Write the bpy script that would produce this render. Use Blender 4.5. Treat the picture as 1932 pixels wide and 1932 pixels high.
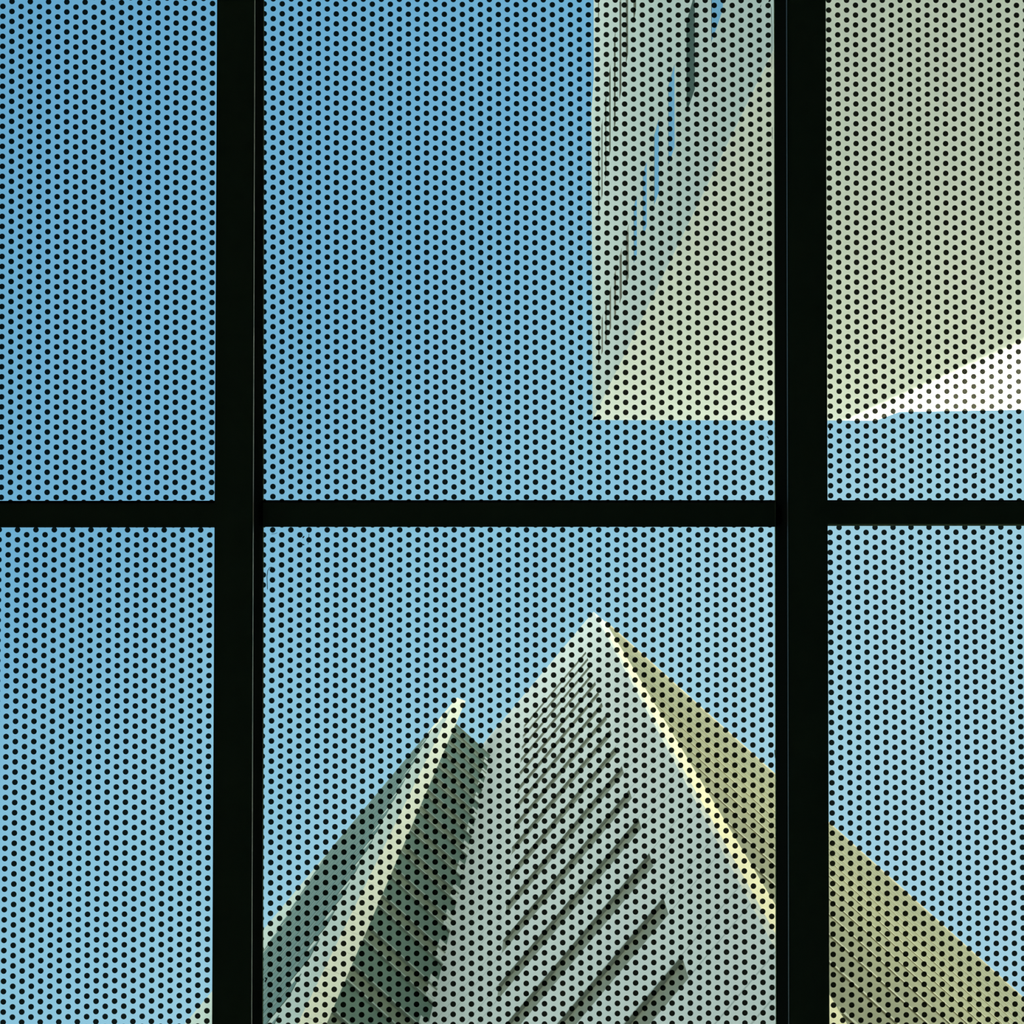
import bpy, bmesh, math
import numpy as np
from mathutils import Vector, Matrix

for o in list(bpy.data.objects):
    bpy.data.objects.remove(o)
scene = bpy.context.scene
COL = scene.collection

# ------------------------------------------------------------------ camera
F = 2040.0                      # focal length in pixels of the 1932 px frame
CAM = Vector((0, 0, 1.6))       # a person standing in the hall, looking up
ZEN = (1026.0, 980.0)           # where verticals converge
a = Vector((ZEN[0] - 966, ZEN[1] - 966, F)).normalized()
R_ = Vector((math.sqrt(1 - a[0] ** 2), 0, a[0]))
dx = -a[0] * a[1] / R_[0]
D_ = Vector((dx, math.sqrt(1 - dx * dx - a[1] ** 2), a[1]))
F_ = R_.cross(D_)
cam_d = bpy.data.cameras.new('camera')
cam = bpy.data.objects.new('camera', cam_d)
COL.objects.link(cam)
cam_d.sensor_width = 36
cam_d.lens = F / 1932 * 36
cam_d.clip_end = 2000
M = Matrix((R_, -D_, -F_)).transposed().to_4x4()
M.translation = CAM
cam.matrix_world = M
scene.camera = cam

# ------------------------------------------------------------------ sky, sun, exposure
vs = scene.view_settings
vs.view_transform = 'Standard'; vs.look = 'None'; vs.exposure = 0.0; vs.gamma = 1.0
vs.use_curve_mapping = False

SUN = Vector((0.80, 0.33, 0.50)).normalized()
sun_d = bpy.data.lights.new('sun', 'SUN')
sun_d.energy = 90.0; sun_d.color = (1.0, 0.95, 0.84); sun_d.angle = math.radians(0.6)
sun = bpy.data.objects.new('sun', sun_d); COL.objects.link(sun)
sun.rotation_euler = SUN.to_track_quat('Z', 'Y').to_euler()
sun.location = (0, 0, 200)

w = bpy.data.worlds.new('sky'); scene.world = w; w.use_nodes = True
nt = w.node_tree; nt.nodes.clear()
def N(tree, t, **kw):
    n = tree.nodes.new(t)
    for k, v in kw.items(): setattr(n, k, v)
    return n
def math_(tree, op, x, y=None, z=None, clamp=False):
    n = N(tree, 'ShaderNodeMath', operation=op); n.use_clamp = clamp
    for i, v in enumerate((x, y, z)):
        if v is None: continue
        if isinstance(v, (int, float)): n.inputs[i].default_value = v
        else: tree.links.new(v, n.inputs[i])
    return n.outputs[0]
def ramp(tree, fac, stops, interp='LINEAR'):
    n = N(tree, 'ShaderNodeValToRGB'); cr = n.color_ramp; cr.interpolation = interp
    while len(cr.elements) < len(stops): cr.elements.new(0.5)
    for e, (p, c) in zip(cr.elements, stops):
        e.position = p; e.color = (*c, 1)
    tree.links.new(fac, n.inputs[0]); return n.outputs[0]
tc = N(nt, 'ShaderNodeTexCoord'); sp = N(nt, 'ShaderNodeSeparateXYZ')
nt.links.new(tc.outputs['Generated'], sp.inputs[0])
X, Y, Z = sp.outputs
p = math_(nt, 'ADD', math_(nt, 'MULTIPLY', X, 0.55), math_(nt, 'MULTIPLY', Y, 0.65))
fac = math_(nt, 'ADD', math_(nt, 'MULTIPLY', p, 0.5), 0.5)
top = ramp(nt, fac, [(0.10, (.12, .37, .62)), (0.22, (.135, .40, .66)), (0.375, (.17, .46, .71)), (0.50, (.275, .59, .785)),
                     (0.58, (.37, .67, .82)), (0.72, (.39, .67, .82)), (0.95, (.50, .75, .85))], 'EASE')
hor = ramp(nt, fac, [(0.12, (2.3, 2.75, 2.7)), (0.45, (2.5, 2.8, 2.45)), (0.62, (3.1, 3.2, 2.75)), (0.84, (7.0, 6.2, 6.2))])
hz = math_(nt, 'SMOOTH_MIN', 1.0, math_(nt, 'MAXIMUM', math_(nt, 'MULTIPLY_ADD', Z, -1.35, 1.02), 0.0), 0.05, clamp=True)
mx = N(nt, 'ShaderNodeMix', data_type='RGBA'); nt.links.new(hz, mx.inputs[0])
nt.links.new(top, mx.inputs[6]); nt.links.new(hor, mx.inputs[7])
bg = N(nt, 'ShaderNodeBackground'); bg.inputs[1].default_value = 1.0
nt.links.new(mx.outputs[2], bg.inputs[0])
wo = N(nt, 'ShaderNodeOutputWorld'); nt.links.new(bg.outputs[0], wo.inputs[0])

# ------------------------------------------------------------------ helpers
def tag(o, label=None, cat=None, group=None, kind=None):
    if label: o['label'] = label
    if cat: o['category'] = cat
    if group: o['group'] = group
    if kind: o['kind'] = kind
    return o
def empty(name, loc=(0, 0, 0)):
    o = bpy.data.objects.new(name, None); COL.objects.link(o); o.location = loc
    o.empty_display_size = 0.5
    return o
def build(name, verts, faces, mat, parent=None, uvs=None, mats=None, fmat=None):
    me = bpy.data.meshes.new(name)
    off = parent_world(parent) if parent else Vector((0, 0, 0))
    me.from_pydata([tuple(Vector(v) - off) for v in verts], [], faces)
    if uvs is not None:
        l = me.uv_layers.new(name='UVMap')
        for poly in me.polygons:
            for li in poly.loop_indices:
                l.data[li].uv = uvs[me.loops[li].vertex_index]
    for m in (mats or [mat]): me.materials.append(m)
    if fmat:
        for pl, k in zip(me.polygons, fmat): pl.material_index = k
    me.update()
    o = bpy.data.objects.new(name, me); COL.objects.link(o)
    if parent: o.parent = parent
    return o
def parent_world(p):
    v = Vector((0, 0, 0))
    while p: v += p.location; p = p.parent
    return v
BOXF = [(0, 3, 2, 1), (4, 5, 6, 7), (0, 1, 5, 4), (1, 2, 6, 5), (2, 3, 7, 6), (3, 0, 4, 7)]
class MB:
    def __init__(s): s.v = []; s.f = []
    def add(s, vs_, fs):
        k = len(s.v); s.v += [Vector(v) for v in vs_]; s.f += [tuple(i + k for i in f) for f in fs]; return s
    def hexa(s, lo, hi): return s.add(list(lo) + list(hi), BOXF)
    def quad(s, *q): return s.add(q, [tuple(range(len(q)))])
    def build(s, name, mat, parent=None): return build(name, s.v, s.f, mat, parent)

# a direction measured in the photograph -> plan slope (run per metre of height)
def q(px, py):
    v = R_ * ((px - 966) / F) + D_ * ((py - 966) / F) + F_
    return Vector((v.x / v.z, v.y / v.z))
def at(px, py, h):
    s = q(px, py) * h; return Vector((s.x, s.y, h + CAM.z))
# a point of the sloping skylight, measured along it, at a given distance under or at the glass
def sk(px, py, d):
    return CAM + (R_ * ((px - 966) / F) + D_ * ((py - 966) / F) + F_) * d
def V3(p2, z): return Vector((p2[0], p2[1], z))

# ------------------------------------------------------------------ materials
def principled(name, col, rough=0.6, metal=0.0, spec=0.5):
    m = bpy.data.materials.new(name); m.use_nodes = True
    b = m.node_tree.nodes['Principled BSDF']
    b.inputs['Base Color'].default_value = (*col, 1); b.inputs['Roughness'].default_value = rough
    b.inputs['Metallic'].default_value = metal; b.inputs['Specular IOR Level'].default_value = spec
    return m
def cladding(name, col, joint=None, first=0.0, step=4.0, width=0.05, second=None, rough=0.75, var=0.03):
    """metal cladding panels: slight mottling plus thin joints at each storey"""
    m = principled(name, col, rough, spec=0.25); t = m.node_tree; b = t.nodes['Principled BSDF']
    g = N(t, 'ShaderNodeNewGeometry'); s = N(t, 'ShaderNodeSeparateXYZ'); t.links.new(g.outputs['Position'], s.inputs[0])
    no = N(t, 'ShaderNodeTexNoise'); no.inputs['Scale'].default_value = 0.25; t.links.new(g.outputs['Position'], no.inputs['Vector'])
    base = ramp(t, no.outputs[0], [(0.3, tuple(c * (1 - var) for c in col)), (0.7, tuple(min(1, c * (1 + var)) for c in col))])
    if joint:
        def line(z0):
            x = math_(t, 'DIVIDE', math_(t, 'SUBTRACT', s.outputs[2], z0), step)
            fr = math_(t, 'ABSOLUTE', math_(t, 'SUBTRACT', math_(t, 'FRACT', math_(t, 'ADD', x, 100.5)), 0.5))
            return math_(t, 'LESS_THAN', fr, width / step / 2)
        k = line(first)
        if second is not None: k = math_(t, 'MAXIMUM', k, line(second))
        mx = N(t, 'ShaderNodeMix', data_type='RGBA'); t.links.new(k, mx.inputs[0]); t.links.new(base, mx.inputs[6])
        mx.inputs[7].default_value = (*joint, 1); base = mx.outputs[2]
    t.links.new(base, b.inputs['Base Color'])
    return m

S_M = 4.095                                   # storey height of the pointed tower
H_SLIT = 26.9 + CAM.z                         # head of its lowest window in the picture
m_grey = cladding('pale_cladding', (.57, .59, .54), (.38, .41, .37), H_SLIT, S_M, 0.08, H_SLIT - 1.30)
m_olive = cladding('olive_cladding', (.25, .25, .145), (.20, .20, .115), 1.0, 2.0, 0.05)
m_ledge = principled('ledge_metal', (.50, .48, .32), 0.6)
m_cream = cladding('cream_sunlit_cladding', (.86, .78, .50), (.72, .65, .42), 1.6, 4.0, 0.08)  # cream brightened: sunlight on the corner strip is put into its colour
m_cream2 = cladding('soft_cream_sunlit_cladding', (.74, .70, .55), (.62, .58, .45), 1.6, 2.0, 0.07)  # sunlit look of the fin and parapet put into the cream
m_blue = cladding('bluish_cladding', (.44, .49, .42), (.36, .41, .35), 1.6, 4.0, 0.05)
m_white = cladding('tower_cladding_lit', (.86, .89, .80), None, var=0.02)  # lit tone of the overhead tower's cladding
m_white_shaded = cladding('tower_cladding_shaded', (.49, .535, .475), None, var=0.02)  # same cladding darkened, shade of the side put into its colour
m_reveal = principled('window_reveal', (.46, .50, .45), 0.7)
m_slit = principled('tinted_window', (.22, .23, .165), 0.5, spec=.1)
m_dglass = principled('green_window_glass', (.115, .172, .13), 0.5, spec=.12)
m_dspan = principled('green_spandrel', (.17, .195, .135), 0.6, spec=.12)
m_dspan2 = principled('teal_spandrel', (.13, .19, .155), 0.6, spec=.12)
m_mirror = principled('reflective_window_glass', (.80, .73, .65), 0.03, metal=1.0)
m_darkrefl = principled('dark_reflection_glass', (.07, .11, .095), 0.7, spec=0.0)  # flat dark green stands in for a building reflected in the glass
m_trimline = principled('pale_glazing_bar', (.30, .35, .29), 0.5)
m_roof = principled('roof_felt', (.25, .25, .25), 0.9)
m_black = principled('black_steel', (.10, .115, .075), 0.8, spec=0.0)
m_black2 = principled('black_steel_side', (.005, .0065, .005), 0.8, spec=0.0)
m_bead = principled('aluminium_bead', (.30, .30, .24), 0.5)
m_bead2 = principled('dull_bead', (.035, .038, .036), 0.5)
m_floor = principled('pale_floor', (.50, .53, .42), 0.6)
m_wall = principled('plain_wall', (.30, .31, .27), 0.8)
m_ceil = principled('dark_ceiling', (.03, .03, .03), 0.8)
m_ground = principled('street', (.10, .10, .09), 0.9)

def gasket_mat():
    m = bpy.data.materials.new('pale_gasket'); m.use_nodes = True; t = m.node_tree; t.nodes.clear()
    a_ = N(t, 'ShaderNodeBsdfTranslucent'); a_.inputs[0].default_value = (.50, .55, .38, 1)
    b_ = N(t, 'ShaderNodeBsdfDiffuse'); b_.inputs[0].default_value = (.3, .33, .25, 1)
    mx = N(t, 'ShaderNodeMixShader'); mx.inputs[0].default_value = 0.4
    o = N(t, 'ShaderNodeOutputMaterial')
    t.links.new(a_.outputs[0], mx.inputs[1]); t.links.new(b_.outputs[0], mx.inputs[2]); t.links.new(mx.outputs[0], o.inputs[0])
    return m
m_gasket = gasket_mat()

def glass_mat(dots):
    m = bpy.data.materials.new('dotted_glass' if dots else 'clear_glass'); m.use_nodes = True
    t = m.node_tree; t.nodes.clear(); L = t.links
    tr = N(t, 'ShaderNodeBsdfTransparent'); tr.inputs[0].default_value = (.985, .995, .985, 1)
    gl = N(t, 'ShaderNodeBsdfGlossy'); gl.inputs['Roughness'].default_value = 0.02
    mx = N(t, 'ShaderNodeMixShader'); mx.inputs[0].default_value = 0.03
    L.new(tr.outputs[0], mx.inputs[1]); L.new(gl.outputs[0], mx.inputs[2])
    out = N(t, 'ShaderNodeOutputMaterial'); res = mx.outputs[0]
    if dots:
        uv = N(t, 'ShaderNodeUVMap'); s = N(t, 'ShaderNodeSeparateXYZ'); L.new(uv.outputs[0], s.inputs[0])
        def dist(off):
            def c(v, k):
                fr = math_(t, 'SUBTRACT', math_(t, 'FRACT', math_(t, 'ADD', v, 0.5 + off)), 0.5)
                return math_(t, 'MULTIPLY', fr, k)
            x_ = c(s.outputs[0], 34.2); y_ = c(s.outputs[1], 18.85)
            return math_(t, 'SQRT', math_(t, 'ADD', math_(t, 'MULTIPLY', x_, x_), math_(t, 'MULTIPLY', y_, y_)))
        d = math_(t, 'MINIMUM', dist(100.0), dist(100.5))
        k = math_(t, 'LESS_THAN', d, 5.32)
        df = N(t, 'ShaderNodeBsdfDiffuse'); df.inputs[0].default_value = (.004, .006, .008, 1)
        tt = N(t, 'ShaderNodeBsdfTransparent'); tt.inputs[0].default_value = (.95, .95, .72, 1)
        fr_ = N(t, 'ShaderNodeMixShader'); fr_.inputs[0].default_value = 0.015
        L.new(df.outputs[0], fr_.inputs[1]); L.new(tt.outputs[0], fr_.inputs[2])
        m2 = N(t, 'ShaderNodeMixShader'); L.new(k, m2.inputs[0]); L.new(res, m2.inputs[1]); L.new(fr_.outputs[0], m2.inputs[2])
        res = m2.outputs[0]
    L.new(res, out.inputs[0]); return m
m_frit = glass_mat(True); m_clear = glass_mat(False)

# ------------------------------------------------------------------ the hall under the skylight
GD = 3.20                                     # distance of the glass along the line of sight
X0, X1, Y0, Y1 = -590, 2600, -560, 2500       # opening of the skylight
def slab(name, pts, mat, z0, z1):
    b = MB(); b.hexa([V3(p_, z0) for p_ in pts], [V3(p_, z1) for p_ in pts]); return b.build(name, mat)
HW = 4.4
tag(slab('floor', [(-HW, -HW), (HW, -HW), (HW, HW), (-HW, HW)], m_floor, -0.2, 0.0), kind='structure')
for nm, pts in (('wall_left', [(-HW - .2, -HW - .2), (-HW, -HW - .2), (-HW, HW + .2), (-HW - .2, HW + .2)]),
                ('wall_right', [(HW, -HW - .2), (HW + .2, -HW - .2), (HW + .2, HW + .2), (HW, HW + .2)]),
                ('wall_back', [(-HW, -HW - .2), (HW, -HW - .2), (HW, -HW), (-HW, -HW)]),
                ('wall_front', [(-HW, HW), (HW, HW), (HW, HW + .2), (-HW, HW + .2)])):
    tag(slab(nm, pts, m_wall, 0.0, 4.78), kind='structure')
b = MB()
E0, E1 = -1960, 3900
for (xa, xb, ya, yb) in ((E0, X0, E0, E1), (X1, E1, E0, E1), (X0, X1, E0, Y0), (X0, X1, Y1, E1)):
    lo = [sk(x, y, GD - .02) for x, y in ((xa, ya), (xb, ya), (xb, yb), (xa, yb))]
    hi = [v + F_ * 0.25 for v in lo]
    b.hexa(lo, hi)
tag(b.build('ceiling', m_ceil), kind='structure')
b = MB(); b.quad((-400, -400, -.22), (400, -400, -.22), (400, 400, -.22), (-400, 400, -.22))
tag(b.build('ground', m_ground), kind='structure')

# ------------------------------------------------------------------ the six dotted panes
def homography(pairs):
    A = []
    for (x, y), (u, v) in pairs:
        x = (x - 966) / 1000; y = (y - 966) / 1000
        A.append([x, y, 1, 0, 0, 0, -u * x, -u * y, -u]); A.append([0, 0, 0, x, y, 1, -v * x, -v * y, -v])
    return np.linalg.svd(np.array(A))[2][-1].reshape(3, 3)
PANES = [   # name, region, dots measured (position -> column, row), which pane
 ('window_1', (X0, 443, Y0, 969.5), [((5.38, 12.0), (0, 0)), ((401.0, 6.63), (23, -.5)), ((2.5, 881.4), (0, 46)), ((399.25, 872.4), (23, 45.5))], 'upper left dotted glass pane showing plain blue sky'),
 ('window_2', (447, 1520, Y0, 969.5), [((515.5, 16.56), (0, 0)), ((1449.3, 29.1), (55, .5)), ((514.9, 936.9), (0, 49)), ((1453.7, 872.9), (55, 45.5))], 'upper middle dotted glass pane, tower edge behind its right third'),
 ('window_3', (1524, X1, Y0, 969.5), [((1563.5, 19.05), (0, 0)), ((1917.75, 10.1), (21, -.5)), ((1566.95, 878.9), (0, 46)), ((1922.6, 888.7), (21, 46.5))], 'upper right dotted glass pane with the sunlit wedge'),
 ('window_4', (X0, 443, 969.5, Y1), [((15.73, 1008.9), (0, 0)), ((395.78, 1009.4), (22, 0)), ((5.8, 1928.9), (0, 48)), ((390.6, 1868.4), (22, 45))], 'lower left dotted glass pane, nearly all sky'),
 ('window_5', (447, 1520, 969.5, Y1), [((514.4, 1018.6), (0, 0)), ((1452.7, 1009.2), (55, -.5)), ((509.2, 1915.4), (0, 47)), ((1456.9, 1920.4), (55, 47.5))], 'lower middle dotted glass pane with the pointed tower behind'),
 ('window_6', (1524, X1, 969.5, Y1), [((1566.2, 1004.7), (0, 0)), ((1922.3, 1013.2), (21, .5)), ((1572.8, 1915.6), (0, 48)), ((1915.3, 1913.5), (20, 48))], 'lower right dotted glass pane crossed by an olive facade'),
]
for name, (xa, xb, ya, yb), pairs, label in PANES:
    H = homography(pairs)
    n = 24
    vs_, uv_, fs, fm = [], [], [], []
    for j in range(n + 1):
        for i in range(n + 1):
            px = xa + (xb - xa) * i / n; py = ya + (yb - ya) * j / n
            vs_.append(sk(px, py, GD))
            h = H @ np.array([(px - 966) / 1000, (py - 966) / 1000, 1.0])
            uv_.append((h[0] / h[2] / 2, h[1] / h[2]))
    for j in range(n):
        for i in range(n):
            k = j * (n + 1) + i; fs.append((k, k + 1, k + n + 2, k + n + 1)); fm.append(0)
    k = len(vs_)
    c4 = [(xa, ya), (xb, ya), (xb, yb), (xa, yb)]
    idx = [0, n, (n + 1) * (n + 1) - 1, n * (n + 1)]
    for cx, cy in c4: vs_.append(sk(cx, cy, GD) + F_ * 0.014); uv_.append((0, 0))
    fs.append((k + 3, k + 2, k + 1, k)); fm.append(1)
    for e in range(4):
        rim = [idx[e], idx[(e + 1) % 4], k + (e + 1) % 4, k + e]; fs.append(tuple(rim)); fm.append(1)
    o = build(name, vs_, fs, None, None, uv_, [m_frit, m_clear], fm)
    tag(o, label, 'window', kind='structure')

# dried dirt on two of the panes
m_dirt = principled('dried_dirt', (.05, .08, .09), 0.9, spec=0)
def dirt(b, pts, w0=.8):
    for (xa, ya), (xb, yb) in zip(pts, pts[1:]):
        L_ = math.hypot(xb - xa, yb - ya); nx, ny = -(yb - ya) / L_ * w0, (xb - xa) / L_ * w0
        c4 = [(xa + nx, ya + ny), (xb + nx, yb + ny), (xb - nx, yb - ny), (xa - nx, ya - ny)]
        b.hexa([sk(x, y, GD - .0012) for x, y in c4], [sk(x, y, GD - .0002) for x, y in c4])
for wname, marks in (('window_5', [([(504.5, 1112), (503.8, 1088), (505, 1077), (508.5, 1071), (513, 1070)], .6), ([(571, 1015), (574, 1011.5)], 1.2), ([(570, 1027), (574, 1028)], 1.0),
                                   ([(583, 1007), (582.5, 1015)], .5), ([(581.5, 1020), (581, 1027)], .5), ([(512, 1007.5), (519, 1007), (523, 1005)], .35),
                                   ([(1195, 1683), (1198, 1685)], .6), ([(499.5, 1845), (504, 1846), (500, 1853)], 1.2), ([(1462, 1415), (1463, 1430)], 1.0)]),
                     ('window_2', [([(1454, 0), (1450, 3)], 1.5), ([(1455, 12), (1456.5, 60), (1456, 130)], .4), ([(1436, 9), (1434, 14)], .5), ([(1457, 240), (1457, 262)], .5), ([(1447, 823), (1450, 827)], .6)]),
                     ('window_3', [([(1567, 803), (1566, 812)], 1.6), ([(1839, 894), (1843, 893)], 1.6)])):
    b = MB()
    for pts, w0 in marks: dirt(b, pts, w0)
    o = b.build('dirt_marks', m_dirt, bpy.data.objects[wname]); o['label'] = 'dried dirt specks'

# ------------------------------------------------------------------ glazing bars
def bar(b, top4, bot4):
    """hexahedron from four (px,py) at two distances"""
    b.hexa([sk(x, y, d) for x, y, d in bot4], [sk(x, y, d) for x, y, d in top4])
DT, DB = GD - .002, GD - .125
YA, YB = Y0, Y1
def lin(p0, p1, y): return p0 + (p1 - p0) * y / 1932.0      # edge that leans slightly
def mullion(name, flange, glassedge, bead_side, mat_bead, label):
    """deep bar: lower flange edges (left,right) given at y=0 and y=1932; web edge at the glass"""
    root = empty(name, sk((flange[0][0] + flange[1][0]) / 2, Y1, DB)); tag(root, label, 'glazing bar', 'vertical glazing bars of the skylight')
    (l0, l1), (r0, r1) = flange
    fl = lambda y: lin(l0, l1, y); fr = lambda y: lin(r0, r1, y); ge = lambda y: lin(glassedge[0], glassedge[1], y)
    b = MB()
    bar(b, [(fl(YA), YA, DB + .012), (fr(YA), YA, DB + .012), (fr(YB), YB, DB + .012), (fl(YB), YB, DB + .012)],
        [(fl(YA), YA, DB), (fr(YA), YA, DB), (fr(YB), YB, DB), (fl(YB), YB, DB)])
    b.build('flange', m_black, root)
    s = 1 if bead_side == 'r' else -1
    k = DB / GD                                  # same wall of the bar, seen at the glass
    def web(y, d):                               # metric x kept constant with depth on the visible side
        e = fr(y) if s > 0 else fl(y)
        e = 966 + (e - 966) * DB / d             # straight down from the flange edge
        return e
    b = MB()
    t4 = [(fl(YA) + 3 if s > 0 else ge(YA), YA, DT), (ge(YA) if s > 0 else fr(YA) - 3, YA, DT), (ge(YB) if s > 0 else fr(YB) - 3, YB, DT), (fl(YB) + 3 if s > 0 else ge(YB), YB, DT)]
    b4 = [(fl(YA) + .3, YA, DB + .0125), (fr(YA) - .3, YA, DB + .0125), (fr(YB) - .3, YB, DB + .0125), (fl(YB) + .3, YB, DB + .0125)]
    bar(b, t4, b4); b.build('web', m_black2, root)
    b = MB()
    e = fr if s > 0 else fl
    q4 = [(e(YA) - .3, YA), (e(YA) + .3, YA), (e(YB) + .3, YB), (e(YB) - .3, YB)]
    kk = (DB + .003) / (DB + .011)      # upright sides
    bar(b, [(966 + (x - 966) * kk, y, DB + .011) for x, y in q4], [(x, y, DB + .003) for x, y in q4])
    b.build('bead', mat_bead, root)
    b = MB(); w_ = 1.6 * s
    bar(b, [(ge(YA), YA, DT), (ge(YA) + w_, YA, DT), (ge(YB) + w_, YB, DT), (ge(YB), YB, DT)],
        [(ge(YA), YA, DT - .004), (ge(YA) + w_, YA, DT - .004), (ge(YB) + w_, YB, DT - .004), (ge(YB), YB, DT - .004)])
    b.build('seal', m_gasket, root)
    return root
mullion('mullion', ((409.5, 400), (480.0, 474.0)), (497.0, 495.0), 'r', m_bead, 'deep black vertical glazing bar left of the middle panes, with a pale edge line')
mullion('mullion', ((1485.0, 1489.0), (1558, 1565.0)), (1461.5, 1465), 'l', m_bead2, 'deep black vertical glazing bar right of the middle panes')

def transom(x0, x1, y0, y1, yline, label, tilt=0.0):
    root = empty('transom', sk((x0 + x1) / 2, y1, GD - .04)); tag(root, label, 'glazing bar', 'horizontal glazing bars of the skylight')
    b = MB()
    T, B = GD - .003, GD - .045
    bar(b, [(x0, yline + tilt, T), (x1, yline, T), (x1, y1, T), (x0, y1, T)], [(x0, yline + tilt, B), (x1, yline, B), (x1, y1, B), (x0, y1, B)])
    b.build('bar', m_black, root)
    b = MB()
    bar(b, [(x0, y0 + tilt, T), (x1, y0, T), (x1, yline - .8, T), (x0, yline - .8 + tilt, T)], [(x0, y0 + tilt, T - .01), (x1, y0, T - .01), (x1, yline - .8, T - .01), (x0, yline - .8 + tilt, T - .01)])
    b.build('gasket', m_black2, root)
    b = MB()
    bar(b, [(x0, yline - .8 + tilt, T), (x1, yline - .8, T), (x1, yline, T), (x0, yline + tilt, T)], [(x0, yline - .8 + tilt, T - .012), (x1, yline - .8, T - .012), (x1, yline, T - .012), (x0, yline + tilt, T - .012)])
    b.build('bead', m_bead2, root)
    return root
transom(X0, 411, 944.6, 995.2, 949.6, 'black horizontal glazing bar between the two left panes', 0.6)
transom(496, 1462.5, 943.6, 994.2, 948.6, 'black horizontal glazing bar between the two middle panes')
tr_ = transom(1559, X1, 943.6, 988.8, 946.2, 'black horizontal glazing bar between the two right panes, pale sliver beneath')
b = MB()
gz = GD - .02
lo = [(1559, 986.0), (1600, 988.0), (1700, 988.6), (X1, 988.8), (X1, 991.8), (1559, 992.4)]
pts = [sk(x, y, gz) for x, y in lo] + [sk(x, y, gz + .015) for x, y in lo]
n = len(lo); b.add(pts, [tuple(range(n)), tuple(range(2 * n - 1, n - 1, -1))] + [(i, (i + 1) % n, n + (i + 1) % n, n + i) for i in range(n)])
b.build('sealant', m_gasket, tr_)['label'] = 'pale grey-green sealant sliver'

# ------------------------------------------------------------------ towers
def unit(x, y): v = Vector((x, y)); return v / v.length
D1 = unit(-1, 1.20)                 # run of the pale facades (down-left in the picture)
D2 = unit(1, 0.90)                  # run of the olive and the dark green facades
NG = Vector((-D1.y, D1.x)) if Vector((-D1.y, D1.x)).x > 0 else Vector((D1.y, -D1.x))   # plane normal, pointing away from the viewer
def hit(px, py, n, c):              # where a line of sight meets the vertical plane n.P = c -> plan point, height
    s = q(px, py); h = c / n.dot(s); return s * h, h
def facade(name, P, u, out, u0, u1, z0, z1, openings, depth, mat, parent, m_rev):
    """a wall plane with recessed openings (ua, ub, za, zb); reveals belong to the wall"""
    xs = sorted({u0, u1, *[o[0] for o in openings], *[o[1] for o in openings]})
    zs = sorted({z0, z1, *[o[2] for o in openings], *[o[3] for o in openings]})
    pt = lambda a_, z, d=0: Vector((P.x + u.x * a_ - out.x * d, P.y + u.y * a_ - out.y * d, z))
    v, f, fm = [], [], []
    def Q(*p_):
        k = len(v); v.extend(p_); f.append(tuple(range(k, k + len(p_))))
    for i in range(len(xs) - 1):
        for j in range(len(zs) - 1):
            mx_, mz = (xs[i] + xs[i + 1]) / 2, (zs[j] + zs[j + 1]) / 2
            if any(o[0] < mx_ < o[1] and o[2] < mz < o[3] for o in openings): continue
            Q(pt(xs[i], zs[j]), pt(xs[i + 1], zs[j]), pt(xs[i + 1], zs[j + 1]), pt(xs[i], zs[j + 1])); fm.append(0)
    for (ua, ub, za, zb, *dd) in openings:
        dep = dd[0] if dd else depth
        for (p1, p2) in (((ua, za), (ub, za)), ((ub, za), (ub, zb)), ((ub, zb), (ua, zb)), ((ua, zb), (ua, za))):
            Q(pt(*p1), pt(*p2), pt(*p2, dep + .01), pt(*p1, dep + .01)); fm.append(1)
    # back skin, so that the wall has a thickness
    T = 0.45
    Q(pt(u0, z0, T), pt(u0, z1, T), pt(u1, z1, T), pt(u1, z0, T)); fm.append(0)
    Q(pt(u0, z1), pt(u1, z1), pt(u1, z1, T), pt(u0, z1, T)); fm.append(0)
    Q(pt(u0, z0), pt(u0, z1), pt(u0, z1, T), pt(u0, z0, T)); fm.append(0)
    Q(pt(u1, z0), pt(u1, z0, T), pt(u1, z1, T), pt(u1, z1)); fm.append(0)
    build(name, v, f, None, parent, mats=[mat, m_rev], fmat=fm)
    return pt
def pane(pt, o, depth, mat, parent, name='window', label=None):
    ua, ub, za, zb = o[:4]; b = MB()
    if len(o) > 4: depth = o[4]
    b.hexa([pt(ua - .02, za - .02, depth + .04), pt(ub + .02, za - .02, depth + .04), pt(ub + .02, za - .02, depth), pt(ua - .02, za - .02, depth)],
           [pt(ua - .02, zb + .02, depth + .04), pt(ub + .02, zb + .02, depth + .04), pt(ub + .02, zb + .02, depth), pt(ua - .02, zb + .02, depth)])
    r = b.build(name, mat, parent)
    if label: r['label'] = label
    return r
def prism(b, pts, z0, z1):
    n = len(pts); b.add([V3(p_, z0) for p_ in pts] + [V3(p_, z1) for p_ in pts],
                        [tuple(range(n - 1, -1, -1)), tuple(range(n, 2 * n))] + [(i, (i + 1) % n, n + (i + 1) % n, n + i) for i in range(n)])

# ---- pointed pale tower (lower middle)
HM = 106.0
C1 = at(1119.7, 1154, HM).to_2d(); C2 = at(1142, 1173, HM).to_2d()
cg = NG.dot(C1)
OUTG = -NG
N2 = Vector((D2.y, -D2.x))         # outward normal of the olive facade (+x, -y)
c2 = N2.dot(C2)
ptR, hR = hit(1286, 1803, NG, cg); ptL, _ = hit(941, 1855, NG, cg)
uR = (ptR - C1).dot(D1); uL = (ptL - C1).dot(D1)
P5, _ = hit(861, 1700, NG, cg); u5 = (P5 - C1).dot(D1)
tower = empty('pointed_tower', V3(C1, 0)); tag(tower, 'pale grey pointed tower with long slanting window slits, olive facade on its right', 'tower')
ZM = HM + CAM.z
hR_ = hR
slits = []
for k in range(-5, 16):
    zt = hR_ + CAM.z + S_M * k
    if zt > 3: slits.append((uR, uL, zt - 1.30, zt))
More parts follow.
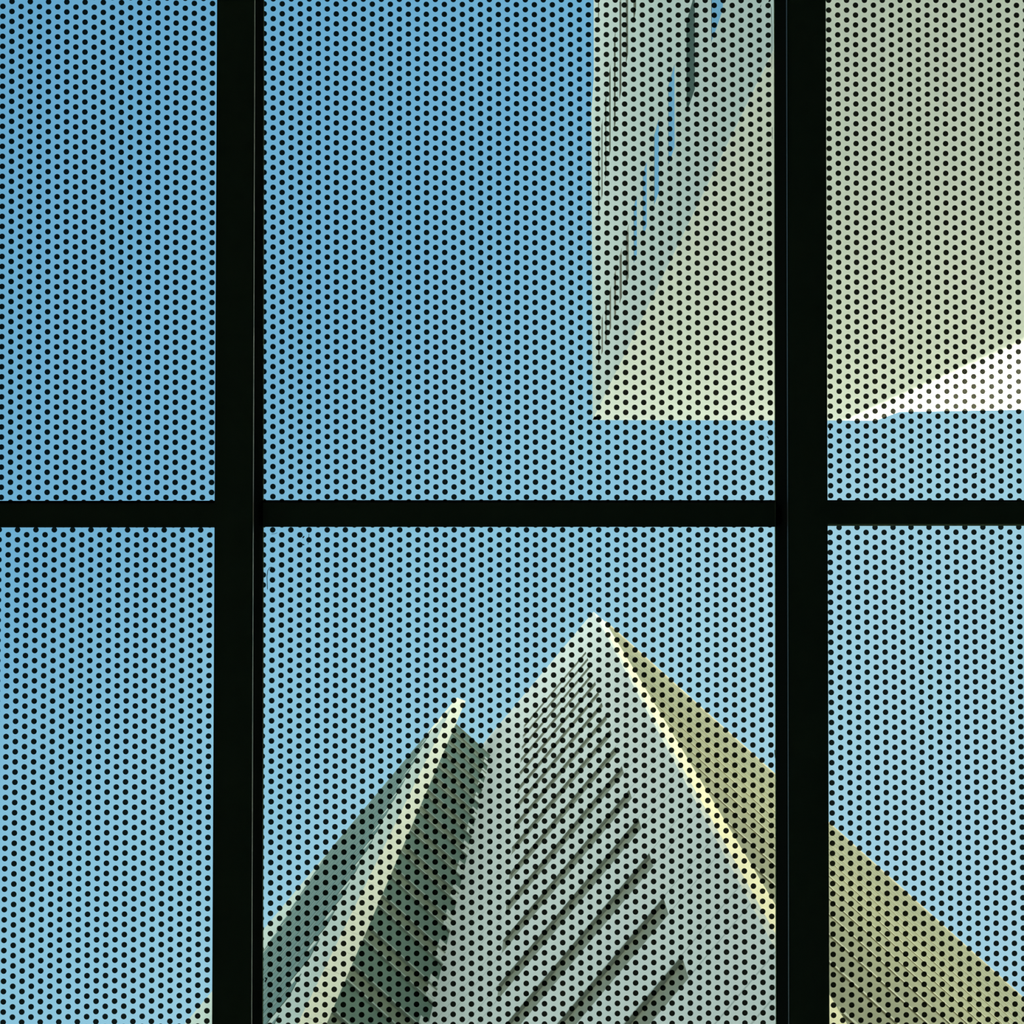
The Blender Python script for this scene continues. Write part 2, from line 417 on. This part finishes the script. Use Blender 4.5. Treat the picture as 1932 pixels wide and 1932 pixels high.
pt = facade('pale_facade', C1, D1, OUTG, 0.0, 60.0, -.2, ZM, slits, 0.12, m_grey, tower, m_reveal)
for s_ in slits: pane(pt, s_, 0.12, m_slit, tower)
# chamfered corner: pale cap, then cream with sunlight in its tone
zc, _h = None, None
_, hcap = hit(1158, 1216, N2, c2)
zcap = hcap + CAM.z
b = MB(); b.hexa([V3(C1, -.2), V3(C2, -.2), V3(C2 + Vector((.3, .5)), -.2), V3(C1 + Vector((0, .6)), -.2)],
                 [V3(C1, ZM - 14), V3(C2, ZM - 14), V3(C2 + Vector((.3, .5)), ZM - 14), V3(C1 + Vector((0, .6)), ZM - 14)])
b.build('corner_strip', m_cream, tower)['label'] = 'cream corner strip, sunlight in its colour'
b = MB(); b.hexa([V3(C1, ZM - 14), V3(C2, ZM - 14), V3(C2 + Vector((.3, .5)), ZM - 14), V3(C1 + Vector((0, .6)), ZM - 14)],
                 [V3(C1, ZM), V3(C2, ZM), V3(C2 + Vector((.3, .5)), ZM), V3(C1 + Vector((0, .6)), ZM)])
b.build('corner_cap', m_grey, tower)
LO = 75.0
pt2 = facade('olive_facade', C2, D2, N2, 0.0, LO, -.2, ZM, [], 0.1, m_olive, tower, m_olive)
k = 0
b = MB(); b.hexa([pt2(0, ZM - .5, .05), pt2(LO, ZM - .5, .05), pt2(LO, ZM - .5, -.10), pt2(0, ZM - .5, -.10)], [pt2(0, ZM + .1, .05), pt2(LO, ZM + .1, .05), pt2(LO, ZM + .1, -.10), pt2(0, ZM + .1, -.10)])
b.build('coping', m_cream2, tower)
z = ZM - 2.5
while z > 10:
    b = MB(); hgt = .30
    b.hexa([pt2(0, z, .05), pt2(LO, z, .05), pt2(LO, z, -.045), pt2(0, z, -.045)], [pt2(0, z + hgt, .05), pt2(LO, z + hgt, .05), pt2(LO, z + hgt, -.045), pt2(0, z + hgt, -.045)])
    b.build('ledge', m_ledge, tower); z -= 4.6 if k else 3.2; k += 1
b = MB()
back = [C1 + D1 * .5 + D2 * .6, C2 + D2 * LO - N2 * .5, C2 + D2 * LO + D1 * 58, C1 + D1 * 60 + D2 * .6]
prism(b, back, -.2, ZM - .6); b.build('roof_and_core', m_roof, tower)

# ---- finned tower (lower left): bluish wall, cream corner fin, dark green flank
fin = empty('finned_tower'); 
HF = 106.0; ZF = HF + CAM.z
A1 = at(862, 1316, HF).to_2d(); cw = NG.dot(A1)
s4 = q(802, 1500)
t = -1
# flank plane runs from P5 along -D2 until it meets the line of sight of the corner
d = -D2
den = d.x * s4.y - d.y * s4.x
t = -(P5.x * s4.y - P5.y * s4.x) / den
P4 = P5 + d * t
fin.location = V3(P4, 0)
tag(fin, 'tower with cream corner fin and dark green glazed flank, left of the pointed tower', 'tower')
_, = (0,)
h3 = P4.y / q(867, 1366).y; Z3 = h3 + CAM.z
LW = 90.0
g1, _ = hit(744, 1500, NG, cw); g2, _ = hit(622, 1606, NG, cw)
ug1 = (g1 - A1).dot(D1); ug2 = (g2 - A1).dot(D1)
ptw = facade('bluish_wall', A1, D1, OUTG, 0.0, LW, -.2, ZF - 5.0, [], 0.1, m_blue, fin, m_blue)
b = MB(); b.hexa([ptw(0, ZF - 5, .0), ptw(ug1, ZF - 5, .0), ptw(ug1, ZF - 5, .45), ptw(0, ZF - 5, .45)], [ptw(0, ZF, .0), ptw(ug1, ZF, .0), ptw(ug1, ZF, .45), ptw(0, ZF, .45)])
b.build('parapet', m_cream2, fin)
b = MB(); b.hexa([ptw(ug1, ZF - 5, .0), ptw(LW, ZF - 5, .0), ptw(LW, ZF - 5, .45), ptw(ug1, ZF - 5, .45)], [ptw(ug1, ZF - .2, .0), ptw(LW, ZF - .2, .0), ptw(LW, ZF - .2, .45), ptw(ug1, ZF - .2, .45)])
b.build('parapet', m_blue, fin)
# glazing strip of that wall: storey bands, every second one longer
z = ZF - 0.6; k = 0
while z > 12:
    for (h0, h1, ext, off, mat, nm) in ((0.0, 1.7, -.5, .015, m_dspan2, 'spandrel'), (1.7, 4.0, .8, .03, m_dglass, 'window')):
        b = MB(); ua, ub = ug1 - ext, ug2 + ext
        b.hexa([ptw(ua, z - h1, .02), ptw(ub, z - h1, .02), ptw(ub, z - h1, -off), ptw(ua, z - h1, -off)],
               [ptw(ua, z - h0, .02), ptw(ub, z - h0, .02), ptw(ub, z - h0, -off), ptw(ua, z - h0, -off)])
        b.build(nm, mat, fin)
    b = MB()
    b.hexa([ptw(ug1, z - 1.7, .0), ptw(ug2, z - 1.7, .0), ptw(ug2, z - 1.7, -.05), ptw(ug1, z - 1.7, -.05)],
           [ptw(ug1, z - 1.55, .0), ptw(ug2, z - 1.55, .0), ptw(ug2, z - 1.55, -.05), ptw(ug1, z - 1.55, -.05)])
    b.build('glazing_bar', m_trimline, fin)
    z -= 4.0; k += 1
# cream fin, coloured as if sunlit, between the wall and the flank
inw = D2 * .6
b = MB(); b.hexa([V3(A1, -.2), V3(P4, -.2), V3(P4 + D1 * .5, -.2), V3(A1 + D1 * .8 + D2 * .3, -.2)], [V3(A1, ZF), V3(P4, ZF), V3(P4 + D1 * .5, ZF), V3(A1 + D1 * .8 + D2 * .3, ZF)])
b.build('corner_fin', m_cream2, fin)['label'] = 'cream corner fin, sunlight in its colour'
# flank
L3 = (P5 - P4).length
ptf = facade('green_flank', P4, D2, N2, 0.0, L3, -.2, Z3, [], .1, m_dspan, fin, m_dspan)
z = Z3 - .5; k = 0
while z > 10:
    b = MB(); b.hexa([ptf(0, z - 2.5, .02), ptf(L3, z - 2.5, .02), ptf(L3, z - 2.5, -.03), ptf(0, z - 2.5, -.03)], [ptf(0, z, .02), ptf(L3, z, .02), ptf(L3, z, -.03), ptf(0, z, -.03)])
    b.build('window', m_dglass, fin)
    for dz in (0.0, 2.6):
        b = MB(); b.hexa([ptf(0, z - dz, .02), ptf(L3, z - dz, .02), ptf(L3, z - dz, -.13), ptf(0, z - dz, -.13)], [ptf(0, z - dz + .12, .02), ptf(L3, z - dz + .12, .02), ptf(L3, z - dz + .12, -.13), ptf(0, z - dz + .12, -.13)])
        b.build('glazing_bar', m_trimline, fin)
    b = MB(); w_ = .45      # stepped cladding return where the flank meets the pointed tower
    b.hexa([ptf(L3 - w_, z - 4.0, .02), ptf(L3, z - 4.0, .02), ptf(L3, z - 4.0, -.06), ptf(L3 - w_, z - 4.0, -.06)], [ptf(L3 - w_, z - 1.6, .02), ptf(L3, z - 1.6, .02), ptf(L3, z - 1.6, -.06), ptf(L3 - w_, z - 1.6, -.06)])
    b.build('cladding_return', m_grey, fin)
    z -= 4.0; k += 1
b = MB(); prism(b, [A1 + D1 * 1.0 + D2 * .7, P4 + D1 * .6 + D2 * .1, P5 - D2 * .1 - NG * .05 + D1 * .5, A1 + D1 * LW + D2 * 4.0, A1 + D1 * LW + D2 * .6], -.2, Z3 - .4)
b.build('roof_and_core', m_roof, fin)

# ---- big pale tower overhead (upper right)
HT = 79.6
T1 = at(1118, 792, HT).to_2d()
over = empty('overhead_tower', V3(T1, 0)); tag(over, 'huge pale tower leaning in from the upper right, corner above the sky', 'tower')
UA = Vector((0, -1)); OA = Vector((-1, 0)); UB = Vector((1, 0)); OB = Vector((0, 1))
def winu(px, py):                   # position along the side facade
    s = q(px, py); return -(s.y * (T1.x / s.x)) + T1.y
ua = winu(1294, 217); ub = winu(1232, 261)
hS = T1.x / q(1342, 150).x          # head of the lowest window row
ops = []
for k in range(-4, 13):
    zt = hS + CAM.z + 4.0 * k
    if zt < 3: continue
    ops.append((ua, ub, zt - 1.5, zt, .006 if k < 6 else .06))
    for off in (9.6, 22.4, 35.0, 48.0): ops.append((ua + off, ua + off + 4.7, zt - 1.25, zt))
zA = 77.0 + CAM.z
pa = facade('side_facade', T1, UA, OA, 0.015, 75.0, -.2, zA, ops, 0.10, m_white_shaded, over, m_reveal)
for i, o_ in enumerate(ops):
    first = o_[0] == ua
    dark = first and abs(o_[3] - (hS + CAM.z + 4.0)) < .1
    pane(pa, o_, 0.10, m_darkrefl if dark else (m_mirror if first else m_slit), over, label='window with a dark green reflection in its colour' if dark else None)
b = MB()
n_par = [(0, HT), (23.4, HT + 1.6), (24.4, zA - CAM.z + .5), (75, zA - CAM.z + .5)]
pts = [pa(0, zA)] + [pa(u_, h_ + CAM.z) for u_, h_ in n_par] + [pa(75, zA)]
n = len(pts); pts2 = [p_ + Vector((.45, 0, 0)) for p_ in pts]
b.add(pts + pts2, [tuple(range(n)), tuple(range(2 * n - 1, n - 1, -1))] + [(i, n + i, n + (i + 1) % n, (i + 1) % n) for i in range(n)])
b.build('parapet', m_white_shaded, over)
yB = T1.y
def onB(px, py):
    s = q(px, py); h = yB / s.y; return Vector((s.x * h, yB, h + CAM.z))
zB0 = -.2
prof = [onB(1118, 792.5), onB(1652, 793.5), onB(1697, 777), onB(1932, 773), onB(2010, 772)]
pts = [Vector((T1.x, yB, zB0))] + prof + [Vector((prof[-1].x, yB, zB0))]
n = len(pts); pts2 = [p_ + Vector((0, -.45, 0)) for p_ in pts]
b = MB(); b.add(pts + pts2, [tuple(range(n)), tuple(range(2 * n - 1, n - 1, -1))] + [(i, n + i, n + (i + 1) % n, (i + 1) % n) for i in range(n)])
b.build('front_facade', m_white, over)
b = MB(); XE = prof[-1].x
prism(b, [T1 + Vector((.5, -.5)), Vector((XE, T1.y - .5)), Vector((XE, T1.y - 74)), T1 + Vector((.5, -74))], -.2, 64.0)
b.build('roof_and_core', m_roof, over)

# ---- unseen block added on the sun's side, shaped to shade the fronts
sh = Vector((SUN.x, SUN.y)); sh.normalize(); wv = Vector((-sh.y, sh.x)); tanE = SUN.z / Vector((SUN.x, SUN.y)).length
pa_, pb_ = onB(1604, 793), onB(1932, 650)
DO = 112.0
def edge(p3):
    g = DO - sh.dot(p3.to_2d()); return wv.dot(p3.to_2d()), p3.z + g * tanE
(wa, za), (wb, zb) = edge(pa_), edge(pb_)
sl = (wa - wb) / (za - zb)
def we(z): return wa + sl * (z - za)
ZO = 178.0
blocker = empty('shade_block', V3(sh * DO, 0)); tag(blocker, 'plain unseen slab added beyond the right edge to keep the fronts in shade', 'tower')
b = MB(); g = lambda w_, s_, z_: V3(sh * s_ + wv * w_, z_)
ZB = zb - 6.0 * tanE - 4.0      # lower block widened to cut sunlight bounced off the front
b.hexa([g(we(ZB), DO, ZB), g(34, DO, ZB), g(34, DO + 25, ZB), g(we(ZB), DO + 25, ZB)], [g(we(ZO), DO, ZO), g(34, DO, ZO), g(34, DO + 25, ZO), g(we(ZO), DO + 25, ZO)])
b2 = MB(); b2.hexa([g(-60, DO, -.2), g(34, DO, -.2), g(34, DO + 25, -.2), g(-60, DO + 25, -.2)], [g(-60, DO, ZB), g(34, DO, ZB), g(34, DO + 25, ZB), g(-60, DO + 25, ZB)])
b2.build('base', m_white, blocker)
b.build('slab', m_white, blocker)
